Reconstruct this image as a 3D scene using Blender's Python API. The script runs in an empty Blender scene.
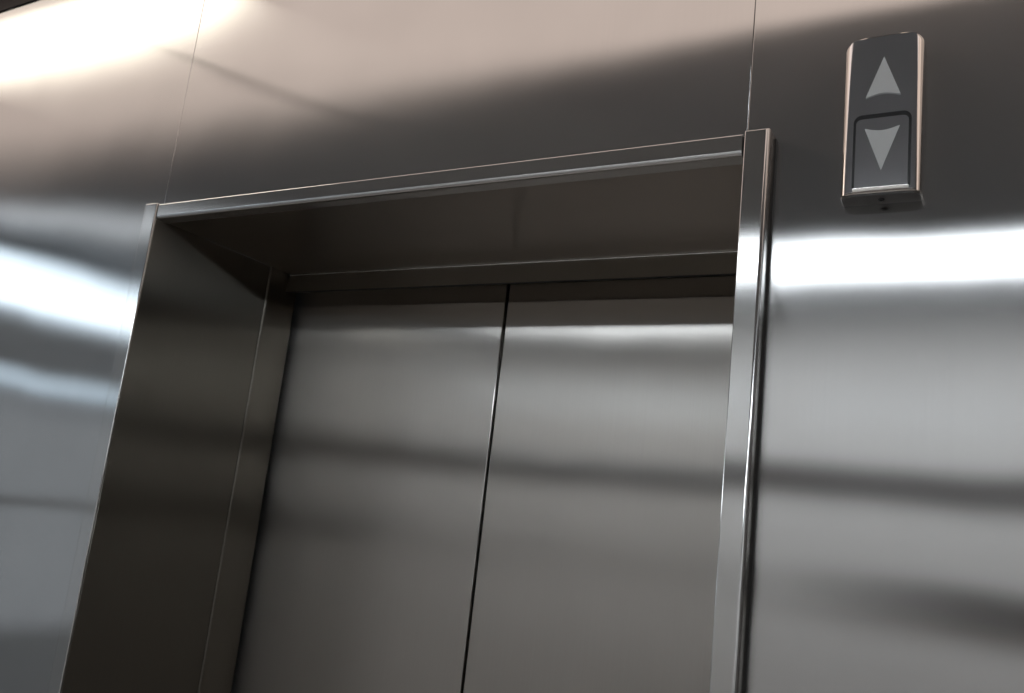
import bpy, bmesh, math
from mathutils import Vector, Matrix
C = bpy.context.scene.collection
OFF = {}

# ---------------------------------------------------------------- helpers
def off(o): return OFF.get(o.name, Vector((0, 0, 0))) if o else Vector((0, 0, 0))

def obj(name, bm, mat, parent=None, origin=None, smooth=True, curved=False):
    """link bm (world coordinates) as ONE mesh object; origin = where its pivot sits"""
    base = off(parent)
    org = Vector(origin) if origin is not None else base
    bmesh.ops.translate(bm, verts=bm.verts, vec=-org)
    bmesh.ops.recalc_face_normals(bm, faces=bm.faces)
    me = bpy.data.meshes.new(name); bm.to_mesh(me); bm.free()
    if smooth:
        try: me.set_sharp_from_angle(angle=math.radians(38))
        except Exception: pass
    for p in me.polygons: p.use_smooth = smooth and (curved or max(abs(c) for c in p.normal) < .9999)
    if not smooth:
        for p in me.polygons: p.use_smooth = False
    me.materials.append(mat)
    o = bpy.data.objects.new(name, me); C.objects.link(o)
    if parent: o.parent = parent
    o.location = org - base
    OFF[o.name] = org
    return o

def empty(name, loc):
    o = bpy.data.objects.new(name, None); C.objects.link(o); o.location = loc
    o.empty_display_size = 0.1
    OFF[o.name] = Vector(loc); return o

def tag(o, label=None, cat=None, group=None, kind=None):
    if label: o['label'] = label
    if cat: o['category'] = cat
    if group: o['group'] = group
    if kind: o['kind'] = kind
    return o

def box(x0, x1, y0, y1, z0, z1, bev=0.0, seg=3, bm=None):
    b = bmesh.new()
    bmesh.ops.create_cube(b, size=1.0)
    bmesh.ops.scale(b, vec=(x1 - x0, y1 - y0, z1 - z0), verts=b.verts)
    bmesh.ops.translate(b, vec=((x0 + x1) / 2, (y0 + y1) / 2, (z0 + z1) / 2), verts=b.verts)
    if bev > 0:
        bmesh.ops.bevel(b, geom=list(b.edges), offset=bev, segments=seg, profile=0.5, affect='EDGES')
    if bm is None: return b
    me = bpy.data.meshes.new('t'); b.to_mesh(me); b.free(); bm.from_mesh(me); bpy.data.meshes.remove(me)
    return bm

def prism(pts, z0, z1, bm=None):
    """extrude an x,y outline between two heights"""
    b = bm or bmesh.new()
    lo = [b.verts.new((x, y, z0)) for x, y in pts]; hi = [b.verts.new((x, y, z1)) for x, y in pts]
    n = len(pts)
    for i in range(n): b.faces.new((lo[i], lo[(i + 1) % n], hi[(i + 1) % n], hi[i]))
    b.faces.new(list(reversed(lo))); b.faces.new(hi)
    return b

# ---------------------------------------------------------------- materials
def newmat(name):
    m = bpy.data.materials.new(name); m.use_nodes = True
    nt = m.node_tree; nt.nodes.clear()
    return m, nt, nt.nodes, nt.links

def brushed(name, color, soffit=False, r1=.165, a1=.68, r2=.31, a2=.84, mixf=.50, wav=.14, diff=.0):
    """stainless steel with a vertical hairline grain: reflections smear sideways"""
    m, nt, N, L = newmat(name)
    out = N.new('ShaderNodeOutputMaterial')
    geo = N.new('ShaderNodeNewGeometry')
    cr = N.new('ShaderNodeVectorMath'); cr.operation = 'CROSS_PRODUCT'
    cr.inputs[0].default_value = (0, 0, 1); L.new(geo.outputs['True Normal'], cr.inputs[1])
    ad = N.new('ShaderNodeVectorMath'); ad.operation = 'ADD'
    ad.inputs[1].default_value = (0, .002, 0) if soffit else (.002, 0, 0)
    L.new(cr.outputs[0], ad.inputs[0])
    no = N.new('ShaderNodeVectorMath'); no.operation = 'NORMALIZE'; L.new(ad.outputs[0], no.inputs[0])
    tc = N.new('ShaderNodeTexCoord')
    # hairlines: tiny change of colour across the grain
    mp = N.new('ShaderNodeMapping'); mp.inputs['Scale'].default_value = (900, 900, 2.5)
    L.new(geo.outputs['Position'], mp.inputs['Vector'])
    n1 = N.new('ShaderNodeTexNoise'); n1.inputs['Scale'].default_value = 1.0; n1.inputs['Detail'].default_value = 2
    L.new(mp.outputs[0], n1.inputs['Vector'])
    # handling smudges
    n2 = N.new('ShaderNodeTexNoise'); n2.inputs['Scale'].default_value = 5.0; n2.inputs['Detail'].default_value = 3
    L.new(geo.outputs['Position'], n2.inputs['Vector'])
    ma = N.new('ShaderNodeMath'); ma.operation = 'MULTIPLY_ADD'; ma.inputs[1].default_value = .08; ma.inputs[2].default_value = .92
    L.new(n1.outputs['Fac'], ma.inputs[0])
    mb = N.new('ShaderNodeMath'); mb.operation = 'MULTIPLY_ADD'; mb.inputs[1].default_value = .16; mb.inputs[2].default_value = .92
    L.new(n2.outputs['Fac'], mb.inputs[0])
    mm = N.new('ShaderNodeMath'); mm.operation = 'MULTIPLY'; L.new(ma.outputs[0], mm.inputs[0]); L.new(mb.outputs[0], mm.inputs[1])
    vc = N.new('ShaderNodeVectorMath'); vc.operation = 'SCALE'; vc.inputs[0].default_value = color; L.new(mm.outputs[0], vc.inputs['Scale'])
    # slight waviness of the sheet
    mw = N.new('ShaderNodeMapping'); mw.inputs['Scale'].default_value = (2.2, 2.2, 1.2)
    L.new(geo.outputs['Position'], mw.inputs['Vector'])
    n3 = N.new('ShaderNodeTexNoise'); n3.inputs['Scale'].default_value = 1.6; n3.inputs['Detail'].default_value = 1.5
    L.new(mw.outputs[0], n3.inputs['Vector'])
    bp = N.new('ShaderNodeBump'); bp.inputs['Strength'].default_value = wav; bp.inputs['Distance'].default_value = .012
    L.new(n3.outputs['Fac'], bp.inputs['Height'])
    gl = []
    for r, a in ((r1, a1), (r2, a2)):
        g = N.new('ShaderNodeBsdfAnisotropic'); g.inputs['Roughness'].default_value = r
        g.distribution = 'BECKMANN'
        g.inputs['Anisotropy'].default_value = -a
        L.new(vc.outputs[0], g.inputs['Color']); L.new(no.outputs[0], g.inputs['Tangent']); L.new(bp.outputs[0], g.inputs['Normal'])
        gl.append(g)
    mx = N.new('ShaderNodeMixShader'); mx.inputs[0].default_value = mixf
    L.new(gl[0].outputs[0], mx.inputs[1]); L.new(gl[1].outputs[0], mx.inputs[2])
    L.new(mx.outputs[0], out.inputs[0])
    return m

def principled(name, color, rough=.5, metal=0.0, spec=.5, noise=0.0, nscale=20):
    m, nt, N, L = newmat(name)
    out = N.new('ShaderNodeOutputMaterial'); b = N.new('ShaderNodeBsdfPrincipled')
    b.inputs['Base Color'].default_value = (*color, 1); b.inputs['Roughness'].default_value = rough
    b.inputs['Metallic'].default_value = metal; b.inputs['Specular IOR Level'].default_value = spec
    if noise:
        n = N.new('ShaderNodeTexNoise'); n.inputs['Scale'].default_value = nscale
        ra = N.new('ShaderNodeMapRange'); ra.inputs['To Min'].default_value = 1 - noise; ra.inputs['To Max'].default_value = 1 + noise
        L.new(n.outputs['Fac'], ra.inputs['Value'])
        v = N.new('ShaderNodeVectorMath'); v.operation = 'SCALE'; v.inputs[0].default_value = color
        L.new(ra.outputs[0], v.inputs['Scale']); L.new(v.outputs[0], b.inputs['Base Color'])
    L.new(b.outputs[0], out.inputs[0]); return m

def emit(name, color, s):
    m, nt, N, L = newmat(name)
    out = N.new('ShaderNodeOutputMaterial'); e = N.new('ShaderNodeEmission')
    e.inputs[0].default_value = (*color, 1); e.inputs[1].default_value = s
    L.new(e.outputs[0], out.inputs[0]); return m

M_WALL = brushed('brushed_steel_wall', (.62, .615, .61), mixf=.20)
M_DOOR = brushed('brushed_steel_door', (.57, .545, .515), wav=.12, mixf=.62)
M_FRAME = brushed('brushed_steel_frame', (.62, .615, .605), wav=.0, mixf=.25)
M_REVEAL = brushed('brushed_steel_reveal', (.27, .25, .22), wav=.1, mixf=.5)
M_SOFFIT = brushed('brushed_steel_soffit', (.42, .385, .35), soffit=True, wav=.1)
M_DARK = principled('black_gap_shade', (.012, .011, .010), .7)
M_CHROME = principled('chrome', (.72, .68, .64), .10, 1.0)
M_FACE = principled('smoked_mirror', (.93, .93, .96), .09, 1.0)
M_CAP = principled('dark_bronze_cap', (.035, .03, .026), .35)
M_BLACK = principled('black_gloss', (.01, .01, .011), .25)
M_ARROW = principled('frosted_arrow', (.46, .49, .50), .45)
M_PAINT = principled('white_wall_paint', (.72, .70, .68), .7, noise=.03, nscale=3)
M_GREY = principled('dark_grey_wall_paint', (.14, .13, .12), .7, noise=.03, nscale=3)
M_MID = principled('grey_blue_wall_paint', (.30, .33, .35), .7, noise=.03, nscale=3)
M_CEIL = principled('grey_ceiling_paint', (.24, .24, .245), .8, noise=.03, nscale=4)
M_CEILW = principled('pale_ceiling_paint', (.75, .70, .64), .7)
M_CORN = principled('dark_bronze_paint', (.014, .011, .011), .8, 0.0, .15)
M_FLOOR = principled('floor_stone', (.36, .33, .31), .25, noise=.2, nscale=6)
M_RAIL = principled('dark_wood', (.11, .10, .095), .5)
M_LAMP = emit('cool_white_diffuser', (.88, .945, 1.0), 8.0)
M_WARM = emit('warm_diffuser', (1.0, .83, .735), .88)
M_SPOT = emit('warm_lamp', (1.0, .90, .76), 4.0)
M_SKY = emit('daylight_glass', (.74, .88, 1.0), 3.4)
M_SKY2 = emit('daylight_frosted_glass', (.70, .86, 1.0), 1.1)

M_GLOW = emit('bluish_glow_panel', (.82, .89, .96), .34)  # dim bluish glow for the added panel on the left

# ---------------------------------------------------------------- dimensions (metres)
W = 1.10; H = 2.10; YW = .03      # opening, and depth of the wall sheet behind the frame face
TOP = 2.708; CZ = 2.75
BACK = -3.05; XL = -3.0; XR = 3.4
DD = .430; DS = .301; DH = .365; LIP = .039

# ---------------------------------------------------------------- steel wall of the lift
wall = empty('wall_front', (W / 2, YW, 0)); tag(wall, 'brushed stainless steel wall around the lift doorway', 'wall', kind='structure')
g = .0005; sl, sr = -.021, 1.0955
obj('wall_panel', box(XL + .01, sl - g, YW, YW + .02, 0.0, TOP, .0007, 2), M_WALL, wall, (sl - .8, YW, 0))
obj('wall_panel', box(sr + .0, XR - .01, YW, YW + .02, 0.0, TOP, .0007, 2), M_WALL, wall, (sr + .8, YW, 0))
obj('wall_panel', box(sl + g, sr - g, YW, YW + .02, H + .015, TOP, .0007, 2), M_WALL, wall, (W / 2, YW, H))
bm = bmesh.new()
box(XL, -.012, YW + .021, YW + .1, 0, TOP - .01, bm=bm); box(W + .012, XR, YW + .021, YW + .1, 0, TOP - .01, bm=bm)
box(-.012, W + .012, YW + .021, YW + .1, H + .03, TOP - .01, bm=bm)
obj('wall_backing', bm, M_DARK, wall)
tag(obj('trim_1', box(XL, XR, YW - .004, YW + .1, TOP + .001, CZ + .0, .0), M_CORN, None, (0, YW, TOP), False),
    'dark strip between the top of the steel wall and the ceiling', 'trim', kind='structure')

# ---------------------------------------------------------------- door frame
fr = empty('door_frame', (W / 2, 0, 0))
tag(fr, 'brushed steel frame lining the lift doorway, with deep sides and top', 'door frame')
obj('side_trim', box(-.034, -.0006, 0, YW - .0005, 0, 2.131, .002, 3), M_FRAME, fr, (-.017, 0, 0))
bm = box(W + .0005, W + .0315, 0, YW - .0005, 0, 2.131)
be = [e for e in bm.edges if all(v.co.y < .001 and v.co.x > W + .01 for v in e.verts)]
bmesh.ops.bevel(bm, geom=be, offset=.0048, segments=4, profile=.5, affect='EDGES')
be = [e for e in bm.edges if all(v.co.y < .001 for v in e.verts) and (all(v.co.x < W + .001 for v in e.verts) or all(v.co.z > 2.13 for v in e.verts))]
bmesh.ops.bevel(bm, geom=be, offset=.0012, segments=2, profile=.5, affect='EDGES')
obj('side_trim', bm, M_FRAME, fr, (W + .017, 0, 0))
obj('gap_shade_strip', box(W + .0315, W + .0340, YW - .006, YW - .0005, 0, 2.127), M_DARK, fr, (W + .035, YW, 0), False)  # black strip, a painted shade line on the trim's wall side
bm = box(.0012, W - .003, .003, YW - .0005, H, 2.1285)
be = [e for e in bm.edges if all(v.co.z < H + .001 and v.co.y < .004 for v in e.verts)]
bmesh.ops.bevel(bm, geom=be, offset=.0065, segments=5, profile=.5, affect='EDGES')
be = [e for e in bm.edges if all(v.co.z > H + .02 and v.co.y < .004 for v in e.verts)]
bmesh.ops.bevel(bm, geom=be, offset=.0016, segments=2, profile=.5, affect='EDGES')
obj('head_trim', bm, M_FRAME, fr, (W / 2, 0, H))
obj('bead', box(0.001, W, DH - .0045, DH + .002, H - .0035, H + .002, .0016, 3), M_FRAME, fr, (W / 2, DH, H))
obj('gap_shade_strip', box(W - .0032, W + .0004, .009, YW - .0005, H + .001, 2.127), M_DARK, fr, (W, 0, H), False)
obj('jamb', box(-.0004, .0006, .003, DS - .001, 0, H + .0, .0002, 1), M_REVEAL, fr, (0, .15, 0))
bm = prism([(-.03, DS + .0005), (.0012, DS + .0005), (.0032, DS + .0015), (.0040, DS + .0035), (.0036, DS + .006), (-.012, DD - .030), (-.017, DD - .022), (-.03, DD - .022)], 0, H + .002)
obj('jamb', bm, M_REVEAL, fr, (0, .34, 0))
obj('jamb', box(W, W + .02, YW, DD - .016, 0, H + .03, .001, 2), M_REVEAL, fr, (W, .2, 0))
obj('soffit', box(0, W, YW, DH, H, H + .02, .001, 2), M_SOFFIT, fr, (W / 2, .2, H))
bm = bmesh.new(); sec = [(DH - .0008, H - LIP), (DH + .004, H - LIP), (DH + .045, H - LIP + .022), (DH + .045, H + .03), (DH - .0008, H + .03)]
v0 = [bm.verts.new((-.06, y, z)) for y, z in sec]; v1 = [bm.verts.new((W, y, z)) for y, z in sec]
for i in range(5): bm.faces.new((v0[i], v0[(i + 1) % 5], v1[(i + 1) % 5], v1[i]))
bm.faces.new(v0); bm.faces.new(list(reversed(v1)))
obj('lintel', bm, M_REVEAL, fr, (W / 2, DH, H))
obj('gap_shade_strip', box(-.03, W, DH + .0002, DH + .0038, H - LIP - .0018, H - LIP), M_DARK, fr, (W / 2, DH, H), False)  # black strip painted in for the shade under the lintel
obj('shaft_lining', box(-.12, W + .06, DD + .045, DD + .06, 0, H + .1), M_DARK, fr, (W / 2, .5, 0), False)

# ---------------------------------------------------------------- door leaves
GAP = .003; SX = .525
def leaf(name, x0, x1, label, edge):
    r = empty(name, ((x0 + x1) / 2, DD, 0)); tag(r, label, 'lift door', kind='structure')
    obj('door_panel', box(x0, x1, DD, DD + .035, .005, H + .06, .0018, 3), M_DOOR, r)
    return r
d1 = leaf('door_1', -.10, SX - GAP, 'left brushed steel sliding leaf of the lift door', 1)
d2 = leaf('door_2', SX + GAP, W + .05, 'right brushed steel sliding leaf of the lift door', -1)
bm = box(-.05, W + .05, DD - .02, DD + .06, -.02, .003)
tag(obj('trim_2', bm, M_REVEAL, None, (W / 2, DD, 0)), 'grooved metal sill under the lift doors', 'sill', kind='structure')

# ---------------------------------------------------------------- hall lantern
LX, LHW, LZ0, LZ1, LD = 1.2585, .0435, 2.0345, 2.2310, .031
hl = empty('hall_lantern', (LX, YW, LZ0))
tag(hl, 'slim chrome lift indicator with up and down arrows on the steel wall beside the doorway', 'indicator')
def prof(hw, d, n=40, e=6, y0=YW):
    pts = []
    for i in range(n + 1):
        t = math.pi * i / n
        c, s = math.cos(t), math.sin(t)
        pts.append((LX + hw * math.copysign(abs(c) ** (2 / e), c), y0 - d * abs(s) ** (2 / e)))
    return pts
def yface(x, hw=LHW, d=LD, e=6):
    return YW - d * max(0, 1 - abs((x - LX) / hw) ** e) ** (1 / e)
bmh = bmesh.new(); rings = []
RC = .011                           # rounded top corners of the front outline
lev = [(LZ0, .0008), (LZ0 + .0008, 0), (LZ1 - RC, 0)] + [(LZ1 - RC + RC * math.sin(q * math.pi / 16), RC * (1 - math.cos(q * math.pi / 16))) for q in range(1, 9)]
for k, (z, ins) in enumerate(lev):
    rings.append([bmh.verts.new((x, y, z)) for x, y in prof(LHW - ins, LD - (.0008 if k in (0, len(lev) - 1) else 0))])
for a_, b_ in zip(rings, rings[1:]):
    for i in range(len(a_)): j = (i + 1) % len(a_); bmh.faces.new((a_[i], a_[j], b_[j], b_[i]))
bmh.faces.new(list(reversed(rings[0]))); bmh.faces.new(rings[-1])
obj('housing', bmh, M_CHROME, hl, curved=True)
def shell(x0, x1, z0, z1, out0, out1, n=24, rt=0, rb=0):
    """curved plate that follows the housing front; rt, rb round its top and bottom corners"""
    b = bmesh.new(); cols = []
    for i in range(n + 1):
        u = i / n; x = x0 + (x1 - x0) * (.5 - .5 * math.cos(math.pi * u))
        dx = min(x - x0, x1 - x)
        def inset(r): return 0 if r <= 0 or dx >= r else r - math.sqrt(max(0, r * r - (r - dx) ** 2))
        yb, yf = yface(x) - out0, yface(x) - out1
        za, zb = z0 + inset(rb), z1 - inset(rt)
        cols.append([b.verts.new(p) for p in ((x, yb, za), (x, yf, za), (x, yf, zb), (x, yb, zb))])
    for a, c in zip(cols, cols[1:]):
        for k in range(4): b.faces.new((a[k], a[(k + 1) % 4], c[(k + 1) % 4], c[k]))
    b.faces.new(cols[0]); b.faces.new(list(reversed(cols[-1])))
    return b
face = obj('face_plate', shell(LX - .0375, LX + .0375, LZ0 + .0025, LZ1 - .0015, -.001, .0008, 32, .0075, 0), M_FACE, hl, curved=True)
# lower face: black rounded frame with an inner mirror plate
fz0, fz1, fx0, fx1 = LZ0 + .0055, 2.1310, LX - .0295, LX + .0325
gk = obj('lower_frame', shell(fx0, fx1, fz0, fz1, .0004, .0016, 28, .009, .001), M_BLACK, hl, curved=True)
obj('lens', shell(fx0 + .0028, fx1 - .0028, fz0 + .001, fz1 - .0055, .0012, .0021, 28, .006, .001), M_FACE, gk, curved=True)
b = bmesh.new(); cols = []          # convex chrome lip added as a highlight line, reflecting the strip light
for i in range(21):
    x = fx0 + .0015 + (fx1 - fx0 - .003) * i / 20
    cols.append([b.verts.new((x, yface(x) - o, LZ0 + z)) for o, z in ((.0005, .0015), (.0030, .0015), (.0034, .0028), (.0036, .0042), (.00368, .0056), (.0005, .0062))])
for a, c in zip(cols, cols[1:]):
    for k in range(6): b.faces.new((a[k], a[(k + 1) % 6], c[(k + 1) % 6], c[k]))
b.faces.new(cols[0]); b.faces.new(list(reversed(cols[-1])))
obj('highlight_lip', b, M_CHROME, hl, curved=True)
def arrow(tip, tailz, notch, hw, name):
    b = bmesh.new(); F, K = [], []
    cx = LX + .0016
    # outline: tip, right barb, curved notch, left barb
    out = [(cx, tip), (cx + hw, tailz)]
    for k in range(1, 8):
        u = k / 8; out.append((cx + hw * (1 - 2 * u), tailz + (notch - tailz) * math.sin(math.pi * u) ** 1.0))
    out.append((cx - hw, tailz))
    # split into strips so it can follow the curve
    for (x, z) in out:
        F.append(b.verts.new((x, yface(x) - .0027, z))); K.append(b.verts.new((x, yface(x) - .0004, z)))
    n = len(out)
    for i in range(n): b.faces.new((F[i], F[(i + 1) % n], K[(i + 1) % n], K[i]))
    for i in range(1, n - 1): b.faces.new((F[0], F[i], F[i + 1])); b.faces.new((K[0], K[i + 1], K[i]))
    return obj(name, b, M_ARROW, hl, smooth=False)
tag(arrow(2.2022, 2.1520, 2.1560, .0188, 'up_arrow'), 'light grey arrowhead pointing up')
tag(arrow(2.0603, 2.1133, 2.1092, .0188, 'down_arrow'), 'light grey arrowhead pointing down')
obj('end_cap', prism(prof(LHW - .0015, LD - .0015), LZ0 - .0022, LZ0 + .0004), M_CAP, hl)
b = bmesh.new(); bmesh.ops.create_cone(b, cap_ends=True, segments=20, radius1=.0030, radius2=.0034, depth=.002,
    matrix=Matrix.Translation((LX + .001, YW - .015, LZ0 - .0030)))
bmesh.ops.create_cone(b, cap_ends=True, segments=6, radius1=.0014, radius2=.0014, depth=.001,
    matrix=Matrix.Translation((LX + .001, YW - .015, LZ0 - .0042)))
tag(obj('screw', b, M_BLACK, hl), 'small dark screw')

# ---------------------------------------------------------------- the lobby the steel reflects
EC = -.705
tag(obj('floor', box(XL - .2, XR + .2, BACK - .2, DD + .6, -.12, -.02 + .0), M_FLOOR, None, (0, -1.5, 0), False), 'dark stone floor of the lift lobby', 'floor', kind='structure')
L0, L1 = -2.62, -2.14      # light trough
bm = bmesh.new()
box(XL - .2, XR + .2, L1, EC, CZ, CZ + .1, bm=bm)
box(XL - .2, XR + .2, BACK - .2, L0, CZ, CZ + .1, bm=bm)
box(XL - .2, -1.5, L0, L1, CZ, CZ + .1, bm=bm)
box(XL - .2, XR + .2, EC, YW + .1, CZ + .03, CZ + .1, bm=bm)
tag(obj('ceiling', bm, M_CEIL, None, (0, -1.5, CZ), False), 'grey lobby ceiling', 'ceiling', kind='structure')
wp = obj('ceiling_light', box(XL, XR, EC + .004, YW - .005, CZ + .002, CZ + .028), M_WARM, None, (0, EC / 2, CZ), False)
tag(wp, 'long warm luminous ceiling panel above the steel wall', 'ceiling light')
st = empty('ceiling_light', (1.2, (L0 + L1) / 2, CZ)); tag(st, 'long cool white strip light recessed in the ceiling opposite the lift', 'ceiling light')
obj('diffuser', box(-1.48, XR - .05, L0 + .02, L1 - .02, CZ + .012, CZ + .03), M_LAMP, st, smooth=False)
bm = bmesh.new()
for a in ((-1.5, XR, L0, L0 + .02), (-1.5, XR, L1 - .02, L1), (-1.5, -1.48, L0, L1)): box(*a, CZ - .002, CZ + .03, bm=bm)
obj('frame', bm, M_CORN, st, smooth=False)
wl = empty('ceiling_light', (-.8, -.12, CZ)); tag(wl, 'bright warm light fitting let into the ceiling above the far left of the steel wall', 'ceiling light')
b = bmesh.new(); bmesh.ops.create_cone(b, cap_ends=True, segments=48, radius1=1, radius2=1, depth=.005)
bmesh.ops.scale(b, vec=(.66, .115, 1), verts=b.verts); bmesh.ops.translate(b, vec=(-.83, -.165, CZ - .002), verts=b.verts)
obj('diffuser', b, M_SPOT, wl, smooth=False)
bm = bmesh.new(); q = Matrix.Translation((-.51, -.45, CZ)) @ Matrix.Rotation(math.atan2(-.50, .20), 4, 'Z')
bmesh.ops.create_cube(bm, size=1.0); bmesh.ops.scale(bm, vec=(.50, .016, .006), verts=bm.verts); bmesh.ops.transform(bm, matrix=q, verts=bm.verts)
tag(obj('trim_6', bm, M_CORN, None, (-.51, -.45, CZ), False), 'dark joint strip crossing the warm luminous ceiling panel', 'trim', kind='structure')
def wallbox(name, a, mat, label, cat='wall'):
    return tag(obj(name, box(*a), mat, None, ((a[0] + a[1]) / 2, (a[2] + a[3]) / 2, 0), False), label, cat, kind='structure')
wallbox('wall_back', (XL, XR, BACK - .1, BACK, -.02, CZ), M_PAINT, 'pale lobby wall opposite the lift')
wallbox('wall_right', (XR, XR + .1, BACK, YW, -.02, CZ), M_GREY, 'dark grey end wall of the lobby on the right')
bm = bmesh.new(); X0, X1 = XL - .1, XL
wy0, wy1 = BACK + .0, -.9
box(X0, X1, BACK, YW, -.02, .8, bm=bm); box(X0, X1, wy1, YW, .8, 2.0, bm=bm); box(X0, X1, BACK, YW, 2.67, CZ, bm=bm)
box(X0, X1, wy1, YW, 2.0, 2.67, bm=bm); box(X0, X1, BACK, wy1, 2.10, 2.40, bm=bm)
tag(obj('wall_left', bm, M_MID, None, (XL, -1.5, 0), False), 'grey end wall of the lobby on the left', 'wall', kind='structure')
w1 = empty('window_1', (XL, -2, 2.40)); tag(w1, 'high daylight window in the left end wall', 'window', kind='structure')
obj('window_pane', box(X0 + .03, X0 + .04, wy0, wy1, 2.40, 2.67), M_SKY, w1, smooth=False)
w2 = empty('window_2', (XL, -2, 2.0)); tag(w2, 'narrow frosted window slot in the left end wall', 'window', kind='structure')
obj('window_pane', box(X0 + .03, X0 + .04, wy0, wy1, 2.0, 2.10), M_SKY2, w2, smooth=False)
w3 = empty('glow_panel', (XL, -2, .8)); tag(w3, 'made-up bluish glow panel in the left end wall', 'window', kind='structure')  # added glow that tints the steel's lower left reflections bluish
obj('window_pane', box(X0 + .03, X0 + .04, wy0, wy1, .8, 1.99), M_GLOW, w3, smooth=False)
wallbox('trim_3', (XL, XR, BACK, BACK + .02, 1.89, 2.01), M_RAIL, 'dark rail high on the wall opposite the lift', 'trim')
wallbox('added_dark_strip', (.8, XR, BACK, BACK + .03, 1.40, 1.56), M_RAIL, 'dark strip added on the wall opposite the lift for its reflection in the steel', 'trim')  # added in place of a person at the camera, reflected dark
wallbox('trim_5', (XL, XL + .02, BACK, YW, 1.415, 1.445), M_RAIL, 'thin dark rail on the left end wall', 'trim')

# ---------------------------------------------------------------- camera
F, YAW, PIT, ROL = 872.66, -.5307, .1927, .1128
cy, sy, cp, sp = math.cos(YAW), math.sin(YAW), math.cos(PIT), math.sin(PIT)
fwd = Vector((sy * cp, cy * cp, sp)); right = Vector((cy, -sy, 0)); up = right.cross(fwd)
r2 = right * math.cos(ROL) + up * math.sin(ROL); u2 = -right * math.sin(ROL) + up * math.cos(ROL)
cam = bpy.data.cameras.new('camera'); co = bpy.data.objects.new('camera', cam); C.objects.link(co)
mt = Matrix((r2, u2, -fwd)).transposed().to_4x4(); mt.translation = Vector((1.3895, -1.0031, 1.6278))
co.matrix_world = mt
cam.sensor_fit = 'HORIZONTAL'; cam.sensor_width = 36; cam.lens = F / 1024 * 36; cam.clip_start = .02
sc = bpy.context.scene; sc.camera = co

w = bpy.data.worlds.new('world'); sc.world = w; w.use_nodes = True
w.node_tree.nodes['Background'].inputs[0].default_value = (.5, .6, .75, 1)
w.node_tree.nodes['Background'].inputs[1].default_value = .1
sc.view_settings.view_transform = 'Standard'; sc.view_settings.look = 'None'
sc.view_settings.gamma = 1; sc.view_settings.use_curve_mapping = False; sc.view_settings.exposure = 0
